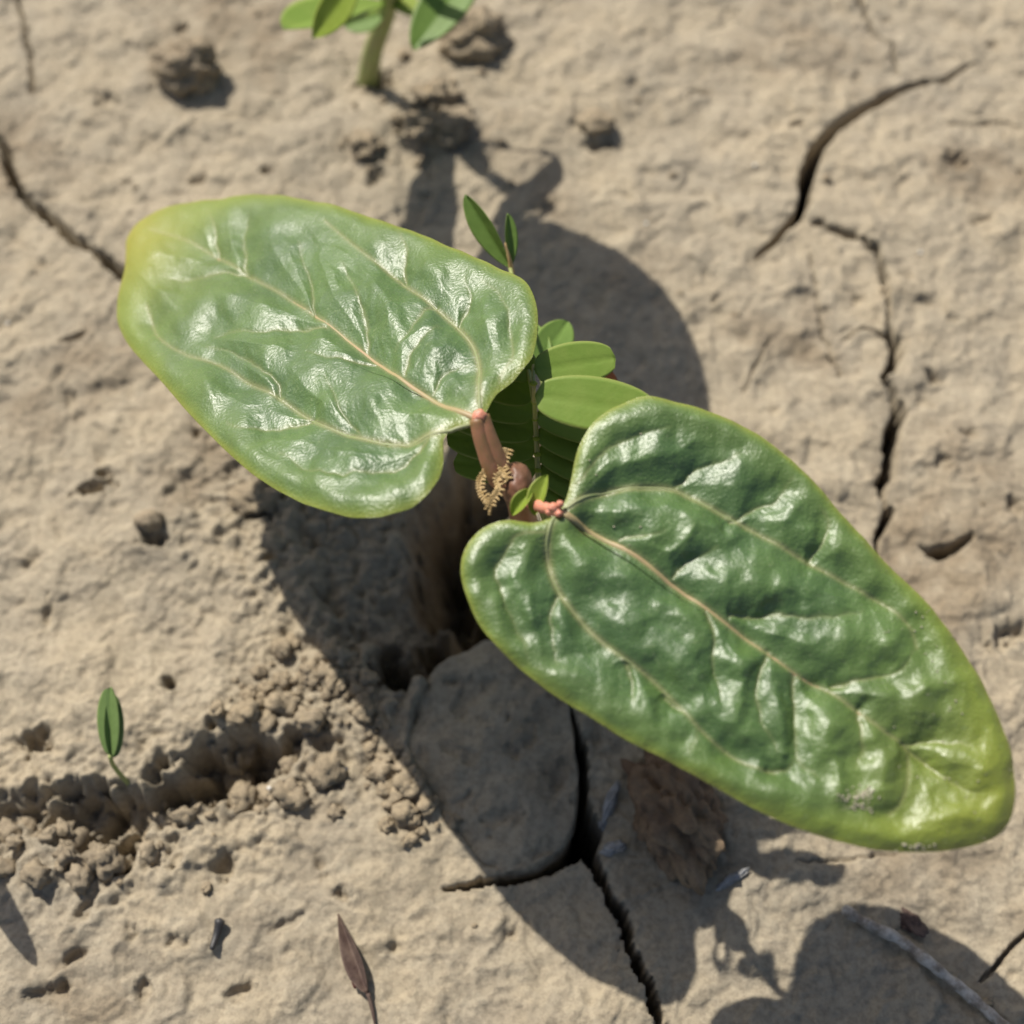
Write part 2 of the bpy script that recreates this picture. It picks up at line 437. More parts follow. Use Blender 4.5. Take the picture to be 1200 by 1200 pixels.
def ground_h(x, y):
    wx = x + 9 * fbm(x / 40, y / 40, 3, 61); wy = y + 9 * fbm(x / 40 + 7, y / 40, 3, 67)
    h = 13 * fbm(x / 330, y / 330, 2, 1) + 7.5 * fbm(wx / 100, wy / 100, 3, 5)
    b = fbm(wx / 42, wy / 44, 3, 11)
    h = h + 3.6 * b + 1.5 * np.abs(fbm(x / 22, y / 22, 3, 17)) + 0.6 * fbm(x / 9, y / 8, 2, 23)
    ter = fbm(wx / 62, wy / 58, 3, 41)                      # flaky crust steps
    h = h + 2.6 * sstep(-0.09, 0.09, ter) + 2.4 * sstep(0.28, 0.40, ter)
    for bx, by, sx, sy, a in BUMPS:
        h = h + a * np.exp(-((x - bx) / sx) ** 2 - ((y - by) / sy) ** 2)
    pd, pe = seg_dist(x, y, PIT)
    jag = 20 * fbm(x / 42, y / 42, 4, 31) + 6 * fbm(x / 11, y / 11, 2, 37)
    near = 1 - sstep(30, 190, pd - pe[..., 0])
    qd, qe = seg_dist(x, y, PIT2)
    rd, re_ = seg_dist(x, y, PIT3)
    fd, fe = seg_dist(x, y, FUR)
    near = np.maximum(near, 0.75 * (1 - sstep(10, 130, fd - fe[..., 0])))
    h = h + near * (13 * np.abs(fbm(x / 30, y / 28, 3, 45)) + 5 * fbm(x / 15, y / 15, 3, 51))     # crumbly soil round the hollows
    e1 = sstep(14, -20, pd - pe[..., 0] + jag); e1b = sstep(0, -70, pd - pe[..., 0] + jag)
    e2 = sstep(10, -22, qd - qe[..., 0] + jag)
    dep = np.maximum(pe[..., 1] * (0.55 * e1 + 0.45 * e1b), np.maximum(qe[..., 1] * e2, re_[..., 1] * sstep(24, -44, rd - re_[..., 0] + 0.6 * jag)))
    jf = 26 * fbm(x / 48, y / 48, 3, 71) + 11 * fbm(x / 17, y / 17, 3, 73)
    dep = np.maximum(dep, fe[..., 1] * (1 + 0.5 * fbm(x / 30, y / 30, 3, 75)) * sstep(12, -22, fd - fe[..., 0] + jf))
    bd = poly_sd(x, y, BLOCK)
    dep = np.maximum(dep, 34 * sstep(-1, -14, bd))
    lumps = 1 + 0.32 * fbm(x / 44, y / 44, 4, 81)
    h = h - dep * lumps
    for hx, hy, a, b_, d, th in HOLES:
        m = (np.abs(x - hx) < 4 * a + 12) & (np.abs(y - hy) < 4 * a + 12)
        if not m.any():
            continue
        c, s = math.cos(th), math.sin(th)
        dx = (x[m] - hx) * c + (y[m] - hy) * s; dy = -(x[m] - hx) * s + (y[m] - hy) * c
        q = np.sqrt((dx / (a * 1.1)) ** 2 + (dy / (b_ * 1.2)) ** 2) + 0.5 * fbm(x[m] / 11, y[m] / 11, 3, 91)
        h[m] -= d * 0.95 * sstep(1.2, 0.25, q)
    cw = 3.6 * fbm(x / 14, y / 14, 3, 97) + 2.5 * fbm(x / 40, y / 40, 2, 98)
    for c in CR:
        lo = c[:, :2].min(0) - 60; hi = c[:, :2].max(0) + 60
        m = (x > lo[0]) & (x < hi[0]) & (y > lo[1]) & (y < hi[1])
        if not m.any():
            continue
        d, e = seg_dist(x[m] + cw[m], y[m] + 0.8 * cw[m], c)
        w = e[..., 0] * 1.12
        h[m] -= np.where(e[..., 1] > 24, 4.5, 1.2) * e[..., 1] * sstep(1.02, 0.58, d / w) + 1.2 * sstep(2.6, 0.9, d / w) * np.minimum(e[..., 1] / 40, 1)
    return h

def gz(x, y):
    return float(ground_h(np.array([float(x)]), np.array([float(y)]))[0])

def spot(px, py, up=0.0):
    """a point standing on the ground as seen at a measured spot"""
    p = at(px, py)
    for _ in range(4):
        p = at(px, py, gz(p[0], p[1]))
    p[2] += up
    return p

def axis(lo, hi, step, far):
    a = list(np.arange(lo, hi + step, step)); s = step
    left, right = [a[0]], [a[-1]]
    while right[-1] < far:
        s *= 1.35; right.append(right[-1] + s)
    s = step
    while left[-1] > -far:
        s *= 1.35; left.append(left[-1] - s)
    return np.array(left[:0:-1] + a + right[1:])

GX, GY = axis(-780, 780, 2.2, 26000), axis(-560, 960, 2.2, 26000)
XX, YY = np.meshgrid(GX, GY)
ZZ = ground_h(XX.ravel(), YY.ravel())
V = np.stack([XX.ravel(), YY.ravel(), ZZ], 1)
nx, ny = len(GX), len(GY)
I = (np.arange(ny - 1)[:, None] * nx + np.arange(nx - 1)[None, :]).ravel()
ground = mesh_obj("ground", V, np.stack([I, I + 1, I + nx + 1, I + nx], 1), M['soil'])
ground["kind"] = "structure"

# flat-topped block of dry soil beside the hollow
def soil_block():
    c = BLOCK.mean(0); n = 160; m = 46
    P = smooth_line(np.vstack([BLOCK, BLOCK[:1]]), n + 1)[:n]
    V, F = [], []
    for k in range(m):
        t = k / (m - 1)
        if t < 0.7:
            r = t / 0.7 * 0.955; z = 0
        else:
            q = (t - 0.7) / 0.3; r = 0.955 + 0.045 * math.sin(q * math.pi / 2) - 0.05 * max(0, q - 0.5); z = -62 * max(0, q - 0.02) ** 1.6
        ring = c + (P - c) * r
        d = (ring - c)
        dome = 10 * (1 - (r / 1.0) ** 2) + 1
        nz = 7.0 * fbm(ring[:, 0] / 70, ring[:, 1] / 70, 4, 33) + 1.8 * fbm(ring[:, 0] / 14, ring[:, 1] / 14, 3, 35) - 5 * sstep(0.25, 0.5, fbm(ring[:, 0] / 34, ring[:, 1] / 34, 3, 37))
        wob = 1 + 0.02 * fbm(ring[:, 0] / 18, ring[:, 1] / 18 + z / 20, 3, 39) * (t > 0.5)
        V += [(*(c + d_ * w_), dome + z + z_) for d_, w_, z_ in zip(d, wob, nz)]
    for i in range(m - 1):
        for k in range(n):
            F.append((i * n + k, i * n + (k + 1) % n, (i + 1) * n + (k + 1) % n, (i + 1) * n + k))
    F = [f[::-1] for f in F]
    V = np.array(V)[:, :3]
    ccw = np.cross(P[1] - P[0], P[2] - P[1]) > 0
    if ccw:
        F = [f[::-1] for f in F]
    F.append(tuple(range((m - 1) * n, m * n)))
    o = mesh_obj("soil_block", V, F, M['soil'], origin=(*c, 0))
    tag(o, "smooth rounded block of dry grey soil beside the dark hollow under the leaves", "soil block")
soil_block()

# ------------------------------------------------------------------ clods and crumbs
def clod(px, py, size, seed, label, mat='clod', rz=0.0, sink=0.35, name="soil_clod", rough=0.25, sub=5):
    V, F = lump_geo(size, seed, rough, sub)
    V[:, 2] += 0.09 * size[2] * fbm(V[:, 0] / 7, V[:, 1] / 7, 3, seed)
    c, s = math.cos(rz), math.sin(rz)
    V = np.stack([V[:, 0] * c - V[:, 1] * s, V[:, 0] * s + V[:, 1] * c, V[:, 2]], 1)
    p = at(px, py); p[2] = gz(p[0], p[1]) + size[2] * (1 - 2 * sink)
    o = mesh_obj(name, V + p, F, M[mat], origin=p)
    tag(o, label, "soil clod")
    return o

clod(223, 96, (47, 40, 40), 3, "rough brown soil clod with a pointed shadow, alone on the crust", rz=-0.2)
clod(556, 52, (52, 42, 42), 8, "large tan soil clod partly under the leaflets of the green-stemmed seedling", rz=0.2)
clod(178, 618, (17, 13, 13), 14, "small soil clod above a dark hole in the pale crust", sub=3)
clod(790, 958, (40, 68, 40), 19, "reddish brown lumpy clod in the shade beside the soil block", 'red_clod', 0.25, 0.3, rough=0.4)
clod(512, 120, (34, 24, 22), 23, "crumbly soil clod at the foot of the green seedling stem", rough=0.4)
clod(512, 158, (40, 30, 20), 29, "broken cluster of soil beside the shadow of the seedling stem", rough=0.55)
clod(430, 178, (22, 24, 16), 31, "narrow soil lump beside the loose crumbs at the stem foot", rough=0.45, sub=4)
clod(698, 152, (24, 20, 14), 37, "low round clod alone on the smooth crust outside the leaf shadows", sub=4)
clod(300, 588, (30, 20, 18), 43, "flat clod half under the edge of the yellow-tipped leaf", sub=4, rough=0.35)

crumb_meshes = []
for k in range(8):
    V, F = lump_geo((1, 0.82, 0.68), 60 + k, 0.45, 3, 1.35)
    me = bpy.data.meshes.new("soil_crumb"); me.from_pydata((V * U).tolist(), [], F.tolist())
    me.polygons.foreach_set("use_smooth", np.ones(len(F), bool)); me.materials.append(M['clod'])
    crumb_meshes.append(me)

def crumb(p, r, label, group):
    o = bpy.data.objects.new("soil_crumb", random.choice(crumb_meshes)); col.objects.link(o)
    z = gz(p[0], p[1])
    o.location = Vector((p[0] * U, p[1] * U, (z + r * 0.35) * U)); o.scale = (r, r, r)
    o.rotation_euler = (random.uniform(-.4, .4), random.uniform(-.4, .4), random.uniform(0, 6.28))
    tag(o, label, "soil crumb", group)

rim_line = smooth_line([(300, 850), (350, 800), (395, 800), (430, 850), (455, 890), (485, 935), (510, 965)], 60)
for k in range(150):
    q = rim_line[rng.integers(60)] + rng.normal(size=2) * (24, 20)
    crumb(at(*q), 3 + 11 * rng.random() ** 2.2, "small crumb of loose soil on the crumbled rim of the hollow", "crumbs along the hollow")
fur_line = smooth_line([(0, 985), (80, 975), (130, 1000), (200, 960), (260, 940), (320, 930), (380, 900)], 60)
for k in range(80):
    q = fur_line[rng.integers(60)] + rng.normal(size=2) * (18, 22)
    crumb(at(*q), 4 + 15 * rng.random() ** 2.2, "small crumb of loose soil in the shaded furrow", "crumbs in the furrow")
for k in range(45):
    q = np.array((495, 140)) + rng.normal(size=2) * (45, 38)
    crumb(at(*q), 3.5 + 6 * rng.random() ** 2, "small crumb of loose soil around the foot of the seedling stem", "crumbs at the seedling foot")
for k in range(30):
    q = (rng.uniform(0, 1200), rng.uniform(0, 1200))
    crumb(at(*q), 2.5 + 4 * rng.random() ** 2, "tiny stray soil crumb lying on the flat crust", "stray crumbs on the crust")

for k, (x, y) in enumerate([(405, 902), (316, 924), (10, 380), (884, 195), (757, 263), (1078, 297)]):
    V, F = lump_geo((2.6, 2.4, 2.0), 90 + k, 0.15, 2)
    p = spot(x, y, 2.0)
    tag(mesh_obj("sand_grain", V + p, F, M['grain'], origin=p), "bright glinting grain of sand on the brown soil", "sand grain", "glinting sand grains")

# ------------------------------------------------------------------ broad leaves
z1 = lambda L: np.array([(100 + x * 560 / 1200, 180 + y * 560 / 1200) for x, y in L], float)
z2 = lambda L: np.array([(520 + x * 680 / 1200, 430 + y * 680 / 1200) for x, y in L], float)
OUT_A = z1([(985,652),(1004,632),(1030,590),(1075,550),(1115,505),(1130,450),(1133,390),(1120,340),(1095,305),(1050,280),(960,240),(860,200),(760,165),(640,125),(540,103),(430,92),(330,100),(240,115),(175,130),(125,165),(100,205),(95,260),(85,310),(75,360),(75,410),(95,460),(140,515),(200,580),(260,650),(330,720),(400,785),(460,825),(530,860),(610,890),(700,905),(770,892),(830,865),(870,825),(890,775),(893,730),(897,705),(920,680),(950,668),(985,656)])
OUT_B = z2([(240,298),(256,262),(265,225),(273,185),(287,145),(320,100),(370,70),(420,55),(490,68),(560,90),(630,120),(700,170),(770,235),(840,315),(910,390),(980,460),(1040,530),(1090,600),(1130,670),(1160,740),(1185,820),(1188,890),(1170,950),(1130,980),(1060,998),(980,1003),(900,998),(820,980),(740,955),(650,915),(550,860),(450,805),(380,770),(300,720),(220,670),(140,605),(80,540),(50,480),(35,420),(45,370),(80,330),(130,313),(190,318),(240,303)])
MAIN_A = [z1(v) for v in (
 [(985,655),(920,632),(850,590),(780,545),(720,500),(640,440),(560,385),(480,335),(400,290),(330,250),(250,210),(165,188)],
 [(988,645),(985,540),(968,470),(930,420),(870,370),(790,310),(700,245),(600,165)],
 [(975,660),(930,680),(860,700),(750,715),(650,690),(560,650),(480,600),(400,560),(330,520),(240,495),(175,450),(152,380)])]
SEC_A = [z1(v) for v in (
 [(690,480),(703,410),(680,340),(640,265)],[(570,390),(562,320),(535,220)],[(395,288),(395,210),(405,150)],[(800,545),(820,490),(880,430)],
 [(855,590),(900,540),(960,520)],[(720,502),(640,515),(560,500)],[(600,420),(500,432),(390,440),(320,455)],[(400,290),(300,293),(205,310)],
 [(790,310),(800,240),(780,180)],[(930,420),(960,350),(945,300)],[(1000,630),(1055,525),(1070,450),(1050,370),(1000,310)],
 [(870,370),(830,400),(780,480)],[(560,650),(470,668),(400,690),(350,670)],[(750,715),(680,690),(640,640),(600,560)],[(860,700),(800,760),(700,800),(600,800),(480,750)],
 [(480,600),(470,560),(400,510),(300,480)],[(330,250),(320,180),(300,140)])]
MAIN_B = [z2(v) for v in (
 [(245,298),(330,345),(400,385),(470,440),(540,490),(600,535),(670,585),(740,635),(800,665),(860,710),(920,755),(965,785),(969,840),(950,900),(925,925)],
 [(252,292),(280,272),(320,255),(400,242),(470,243),(520,265),(600,310),(680,355),(760,400),(850,450),(920,490),(970,540),(983,580)],
 [(236,302),(222,322),(215,370),(235,450),(290,525),(350,580),(430,640),(490,700),(540,755),(610,810),(670,835)])]
SEC_B = [z2(v) for v in (
 [(725,632),(735,720),(740,810),(775,845)],[(550,495),(555,570),(570,650),(575,690)],[(595,515),(700,510),(790,515),(870,505)],[(480,243),(540,200),(610,182)],
 [(365,358),(420,345),(460,333)],[(478,430),(520,400),(565,372)],[(238,470),(218,530),(240,610)],[(385,615),(385,690)],[(470,680),(520,740),(508,800)],
 [(215,335),(160,345),(115,400),(118,470),(165,560),(178,612)],[(254,280),(310,190),(390,140),(470,125)],[(810,660),(880,640),(945,630),(983,580)],
 [(968,785),(1040,850),(1110,880)],[(965,778),(1030,772),(1090,785)],[(670,835),(710,830),(740,810)],[(760,402),(800,330),(780,290)],[(600,310),(690,270),(720,230)],
 [(860,712),(870,770),(850,830)],[(670,588),(650,700),(690,790)])]

def broad_leaf(parent, out, c, O, n, main, sec, tip, seed, flip_tip, labels, droop=0.0, dust=()):
    n = np.asarray(n, float); n = n / np.linalg.norm(n)
    NA, NR = 900, 170
    P = smooth_line(out, NA)
    outl = np.vstack([P[::6], P[-1:]])
    s = np.linspace(0, 1, NR); r = 1 - (1 - s) ** 1.25
    pts = c + (P[None] - c) * r[:, None, None]            # ring, angle
    mains = [smooth_line(m, 40) for m in main]; secs = [smooth_line(v, 16) for v in sec]
    ax_ = (np.asarray(tip, float) - out[0]); Lx = np.linalg.norm(ax_); ax_ /= Lx
    bend = lambda p: -droop * np.clip(((p - out[0]) @ ax_) / Lx, 0, 1.1) ** 2
    def fields(p):
        x, y = p[..., 0], p[..., 1]
        wx = x + 5 * fbm(x / 40, y / 40, 3, seed); wy = y + 5 * fbm(x / 40 + 9, y / 40, 3, seed + 3)
        de, _ = seg_dist(x, y, outl)
        g = np.zeros_like(x); vn = np.zeros_like(x); q = np.full_like(x, 1e9)
        for i, m in enumerate(mains):
            d, e = seg_dist(x, y, np.c_[m, np.linspace(0, 1, len(m))])
            t = e[..., 0]; a = (1 - 0.55 * t)
            g = np.maximum(g, a * (13 if i == 0 else 11.5) * np.exp(-d / 25))
            vn = np.maximum(vn, 0.75 * a * np.exp(-(d / (4.6 - 2.2 * t)) ** 2))
            q = np.minimum(q, d)
        for m in secs:
            d, e = seg_dist(wx, wy, np.c_[m, np.linspace(0, 1, len(m))])
            t = e[..., 0]; a = 1 - 0.75 * t
            g = np.maximum(g, a * 10.5 * np.exp(-d / 17))
            vn = np.maximum(vn, 0.42 * a * np.exp(-(d / 2.3) ** 2))
            q = np.minimum(q, d)
        k = sstep(2, 46, de)
        z = -g * k + k * (5.6 * fbm(wx / 66, wy / 66, 2, seed + 11) + 0.8 * fbm(wx / 26, wy / 26, 2, seed + 17))
        z = z + 3.5 * k * sstep(8, 36, q)
        z = z - 5.5 * np.clip(1 - de / 20, 0, 1) ** 2.0 + 2.5 * fbm(x / 46, y / 46, 2, seed + 37) * (1 - sstep(0, 60, de)) + 1.5 * fbm(x / 90, y / 90, 2, seed + 29)
        return z, de, vn
    pf = pts.reshape(-1, 2)
    z, de, vn = fields(pf)
    base = at_plane(pf, O, n, bend(pf))
    top = base + n * z[:, None]
    dt = np.hypot(pf[:, 0] - tip[0], pf[:, 1] - tip[1])
    wide = np.exp(-(dt / flip_tip[0]) ** 2)
    edge_n = fbm(pf[:, 0] / 45, pf[:, 1] / 45, 3, seed + 23)
    rim = np.clip((1 - sstep(0, 15 + 70 * wide + 7 * edge_n, de)) * 0.7 + 0.25 * (1 - sstep(8, 60, de)) + 0.6 * wide, 0, 1)
    tp = np.clip(np.exp(-(dt / flip_tip[1]) ** 2) * flip_tip[2] + 0.25 * (1 - sstep(0, 7, de)), 0, 1)
    # underside: a coarser set of rings closing on the same edge
    idx = np.unique(np.round(np.linspace(0, NR - 1, 26)).astype(int))
    bz = z.reshape(NR, NA)[idx][:-1]; bde = de.reshape(NR, NA)[idx][:-1]
    bb = base.reshape(NR, NA, 3)[idx][:-1]
    bot = bb + n * (bz - 0.5 - 4.5 * np.sqrt(np.clip(bde / 12, 0, 1)))[..., None]
    nb = len(idx) - 1
    V = np.vstack([top, bot.reshape(-1, 3)])
    z0 = np.zeros(nb * NA)
    att = {"rim": np.r_[rim, z0 + 0.7], "tip": np.r_[tp, z0 + 0.05], "vein": np.r_[np.clip(vn * sstep(1, 10, de), 0, 1), z0]}
    F = []
    i, k = np.meshgrid(np.arange(NR - 1), np.arange(NA - 1), indexing='ij'); a = (i * NA + k).ravel()
    F.append(np.stack([a, a + NA, a + NA + 1, a + 1], 1))
    o = NR * NA
    i, k = np.meshgrid(np.arange(nb - 1), np.arange(NA - 1), indexing='ij'); a = (o + i * NA + k).ravel()
    F.append(np.stack([a, a + 1, a + NA + 1, a + NA], 1))
    k = np.arange(NA - 1)
    a = o + (nb - 1) * NA + k; b = (NR - 1) * NA + k
    F.append(np.stack([a, a + 1, b + 1, b], 1))
    F = np.vstack(F)
    # orient so that the upper side faces along n
    f = F[NA * 40]; nn = np.cross(V[f[1]] - V[f[0]], V[f[2]] - V[f[0]])
    if nn @ n < 0:
        F = F[:, ::-1].copy()
    leaf = mesh_obj("leaf", V, F, M['leaf'], parent, origin=O, attrs=att)
    leaf["label"] = labels
    for i, m in enumerate(main):
        q = smooth_line(m, 70)
        zz, dd, _ = fields(q)
        C = at_plane(q, O, n, bend(q)) + n * (zz - (1.5 if i == 0 else 0.9))[:, None]
        t = np.linspace(0, 1, 70)
        R = (3.1 if i == 0 else 1.6) * (1 - t) ** 1.0 + 0.35
        tube("midrib" if i == 0 else "side_vein", C, R, M['vein_pink'] if i == 0 else M['vein'], leaf, n=8)
    for (cx, cy, sx, sy, nn, r0, r1) in dust:
        q = np.array([(cx, cy)]) + np.random.default_rng(int(cx)).normal(size=(nn, 2)) * (sx, sy)
        q = q[inside(q[:, 0], q[:, 1], P)]
        zz, dd, _ = fields(q); C = at_plane(q, O, n, bend(q)) + n * (zz + 0.5)[:, None]
        VV, FF = [], []
        for p_ in C:
            v, f = lump_geo(np.array([1.2, 0.9, 0.7]) * random.uniform(r0, r1), random.randrange(40), 0.3, 1)
            FF += [tuple(int(i_) + len(VV) for i_ in t_) for t_ in f]; VV += list(v + p_)
        if VV:
            d_ = mesh_obj("dust_grains", np.array(VV), FF, M['dust'], leaf, origin=O); d_["kind"] = "stuff"
    return leaf

mag = 1.36      # how much larger a thing at leaf height looks than one on the ground
O_A, N_A = at(562, 487, 465), np.array([-0.26, 0.18, 1.0])
O_B, N_B = at(653, 600, 451), np.array([0.04, -0.21, 1.0])
foot = at(655, 770, 0); foot[2] = gz(foot[0], foot[1]) + 0
plant = thing("broadleaf_seedling", foot, "seedling with two large glossy dark green leaves standing over the dark hollow", "plant")
leafA = broad_leaf(plant, OUT_A, np.array([385.0, 410.0]), O_A, N_A, MAIN_A, SEC_A, (140, 270), 5, (118, 66, 0.7), "glossy heart-shaped leaf with a yellowing blunt tip", 60)
leafB = broad_leaf(plant, OUT_B, np.array([860.0, 740.0]), O_B, N_B, MAIN_B, SEC_B, (1175, 965), 9, (200, 150, 0.3), "longer glossy leaf with a lime green tip and dusty edge", 0,
   [(1000, 938, 13, 7, 70, 0.25, 1.0), (1012, 932, 4, 4, 16, 0.4, 1.3), (1140, 900, 40, 60, 40, 0.25, 0.8), (1085, 735, 30, 50, 26, 0.25, 0.9), (1075, 992, 9, 3, 26, 0.4, 1.1), (700, 560, 60, 70, 14, 0.4, 1.0)])
node = at(606, 572, 418)
st = smooth_line([foot - [0, 0, 30], foot * 0.6 + node * 0.4 + [6, 0, 0], node * 0.8 + foot * 0.2, node], 24)
tube("stem", st, np.linspace(13, 11, 24), M['petiole'], plant, n=16)
# grooved stalk of the left leaf
pA = smooth_line([node + [-9, 4, 0], at(580, 558, 431), at(566, 520, 449), O_A + [-2, -1, -4]], 24)
tube("petiole", pA, np.linspace(7.6, 6.4, 24), M['petiole'], plant, n=28, groove=0.0)
pA2 = smooth_line([node + [1, 7, 2], at(592, 553, 432), at(575, 516, 450), O_A + [2, 2, -4]], 24)
o = tube("petiole_ridge", pA2, np.linspace(7.2, 6.0, 24), M['petiole'], plant, n=16)
pB = smooth_line([node + [4, -2, 0], at(625, 590, 428), at(642, 596, 444), O_B + [2, 0, -2]], 20)
tube("petiole", pB, np.linspace(7, 3.6, 20), M['pink'], plant, n=16)
def knob(px, py, h, r, seed, mat='pink', name="leaf_joint"):
    V, F = lump_geo((r, r * 0.9, r * 0.9), seed, 0.18, 3)
    p = at(px, py, h)
    return mesh_obj(name, V + p, F, M[mat], plant, origin=p)
knob(562, 488, 463, 6.0, 101)
knob(649, 595, 450, 4.6, 102); knob(656, 591, 453, 3.2, 103); knob(644, 600, 446, 3.4, 104); knob(655, 602, 450, 3.0, 105)
V, F = lump_geo((13, 19, 16), 107, 0.10, 4); p = at(606, 568, 424)
mesh_obj("bud", V + p, F, M['bulb'], plant, origin=p)
# dried, toothed stipule edge round the bud
def fringe(line, h, name="stipule_fringe"):
    L = smooth_line([at(x, y, h + dh) for x, y, dh in line], 60)
    V, F = tube_geo(L, np.r_[np.full(50, 0.9), np.linspace(0.9, 1.5, 10)], 6)
    T = np.gradient(L, axis=0); T /= np.linalg.norm(T, axis=1)[:, None]
    for i in range(2, 56, 3):
        for sgn in (1, -1):
            if sgn < 0 and i % 2:
                continue
            s_ = np.cross(T[i], np.array([0, -0.4, 0.9])) * sgn
            q = [L[i], L[i] + s_ * 2.2 + [0, 0, 0.7], L[i] + s_ * (3.6 + 1.4 * random.random()) + T[i] * 0.8 + [0, 0, 1.6]]
            v, f = tube_geo(smooth_line(q, 5), [0.8, 1.0, 1.05, 0.9, 0.5], 6)
            b = len(V); V = list(V) + list(v); F = list(F) + [tuple(j + b for j in ff) for ff in f]
    return mesh_obj(name, V, F, M['fringe'], plant, origin=L[0])
fringe([(571,553,0),(565,560,2),(563,572,3),(567,582,2),(573,589,0),(574,603,-6)], 436)
fringe([(590,556,2),(583,562,2),(586,572,2),(583,580,1),(577,588,0),(574,600,-5)], 437)
fringe([(596,526,6),(593,536,4),(589,548,3),(595,560,2),(591,566,1)], 437)
for b, t, w in (((600, 604, 430), (624, 572, 442), 18), ((626, 604, 432), (640, 556, 448), 22)):
    leaflet("young_leaf", at(*b), at(*t), w / mag, (-0.5, -0.5, 0.7), M['young'], plant, fold=0.9, curl=0.05, thick=1.5)

# ------------------------------------------------------------------ pinnate seedlings
def pinnate_seedling():
    f = at(700, 745, 0); f[2] = gz(f[0], f[1])
    root = thing("pinnate_seedling", f, "seedling with overlapping oblong light green leaflets between the two glossy leaves", "plant")
    top = at(633, 588, 308)
    S = smooth_line([f - [0, 0, 25], f * 0.5 + top * 0.5 + [8, 0, 0], top], 20)
    tube("stem", S, np.linspace(7, 4.5, 20), M['stem'], root)
    R = smooth_line([top, at(631, 560, 319), at(629, 520, 334), at(627, 486, 356), at(626, 464, 418), at(625, 446, 434), at(625, 428, 430)], 40)
    tube("rachis", R, np.linspace(3.0, 1.4, 40), M['stem'], root, n=10)
    up = np.array([0.05, -0.32, 1.0])
    right = [((626, 434), (722, 418), 52, 434), ((627, 463), (770, 484), 64, 436), ((628, 486), (758, 512), 50, 352), ((629, 506), (752, 540), 50, 340), ((630, 527), (746, 566), 50, 330), ((631, 548), (739, 590), 50, 322), ((632, 567), (722, 612), 44, 316)]
    left = [((625, 442), (560, 388), 50, 400), ((626, 466), (533, 424), 52, 380), ((627, 486), (524, 450), 52, 352), ((628, 506), (518, 478), 52, 340), ((629, 527), (522, 508), 52, 330), ((630, 549), (530, 540), 48, 322)]
    for i, (b, t, w, h) in enumerate(right):
        leaflet("leaflet", at(*b, h), at(*t, h - (4 if i < 2 else 8)), w / mag, up + [0.06, 0, 0], M['leaflet'], root, fold=0.04, curl=0.03, thick=1.4, blunt=0.34)
    for i, (b, t, w, h) in enumerate(left):
        leaflet("leaflet", at(*b, h), at(*t, h - 12), w / mag, up - [0.12, 0, 0], M['leaflet'], root, fold=0.04, curl=0.05, thick=1.4, blunt=0.34)
    for b in ((626, 450), (628, 472), (629, 492), (630, 513), (631, 534), (632, 554)):
        i = np.argmin([np.linalg.norm(project(q) - b) for q in R])
        V, F = lump_geo((3.4, 2.6, 2.4), 120 + b[1], 0.15, 2)
        mesh_obj("leaflet_joint", V + R[i] + [0, 0, 1.6], F, M['young'], root, origin=R[i])
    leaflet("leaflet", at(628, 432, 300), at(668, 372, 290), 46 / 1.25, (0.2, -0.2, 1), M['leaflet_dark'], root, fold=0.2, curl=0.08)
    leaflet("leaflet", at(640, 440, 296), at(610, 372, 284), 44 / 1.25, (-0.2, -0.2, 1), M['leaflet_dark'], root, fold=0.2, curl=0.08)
    tube("leaf_stalk", smooth_line([S[14], at(640, 470, 285), at(632, 430, 299)], 12), 2.5, M['stem'], root)
    o = leaflet("withered_leaflet", at(676, 432, 310), at(728, 452, 296), 30 / 1.25, (0.1, -0.4, 1), M['brown_leaf'], root, fold=0.5, curl=0.2)
    j = at(598, 314, 330)
    tube("leaf_stalk", smooth_line([R[30] + [0, 0, -3], at(610, 380, 372), j], 14), np.linspace(2.4, 2.0, 14), M['stem'], root)
    for tp_, w_, nn in (((543, 229, 372), 24, (-0.45, -0.5, 0.6)), ((597, 250, 362), 15, (0.5, -0.6, 0.5))):
        q = leaflet("young_leaflet", j, at(*tp_), w_, nn, M['leaflet_dark'], root, fold=0.5, curl=0.04, shape=0.15)
    tube("dry_sheath", smooth_line([at(600, 320, 326), at(597, 304, 338), at(592, 285, 350)], 10), np.linspace(2.8, 1.0, 10), M['fringe'], root)
    o["label"] = "withered orange brown leaflet"
    tube("leaf_stalk", smooth_line([S[14], at(662, 470, 300), at(677, 433, 309)], 12), 1.8, M['stem'], root)
pinnate_seedling()

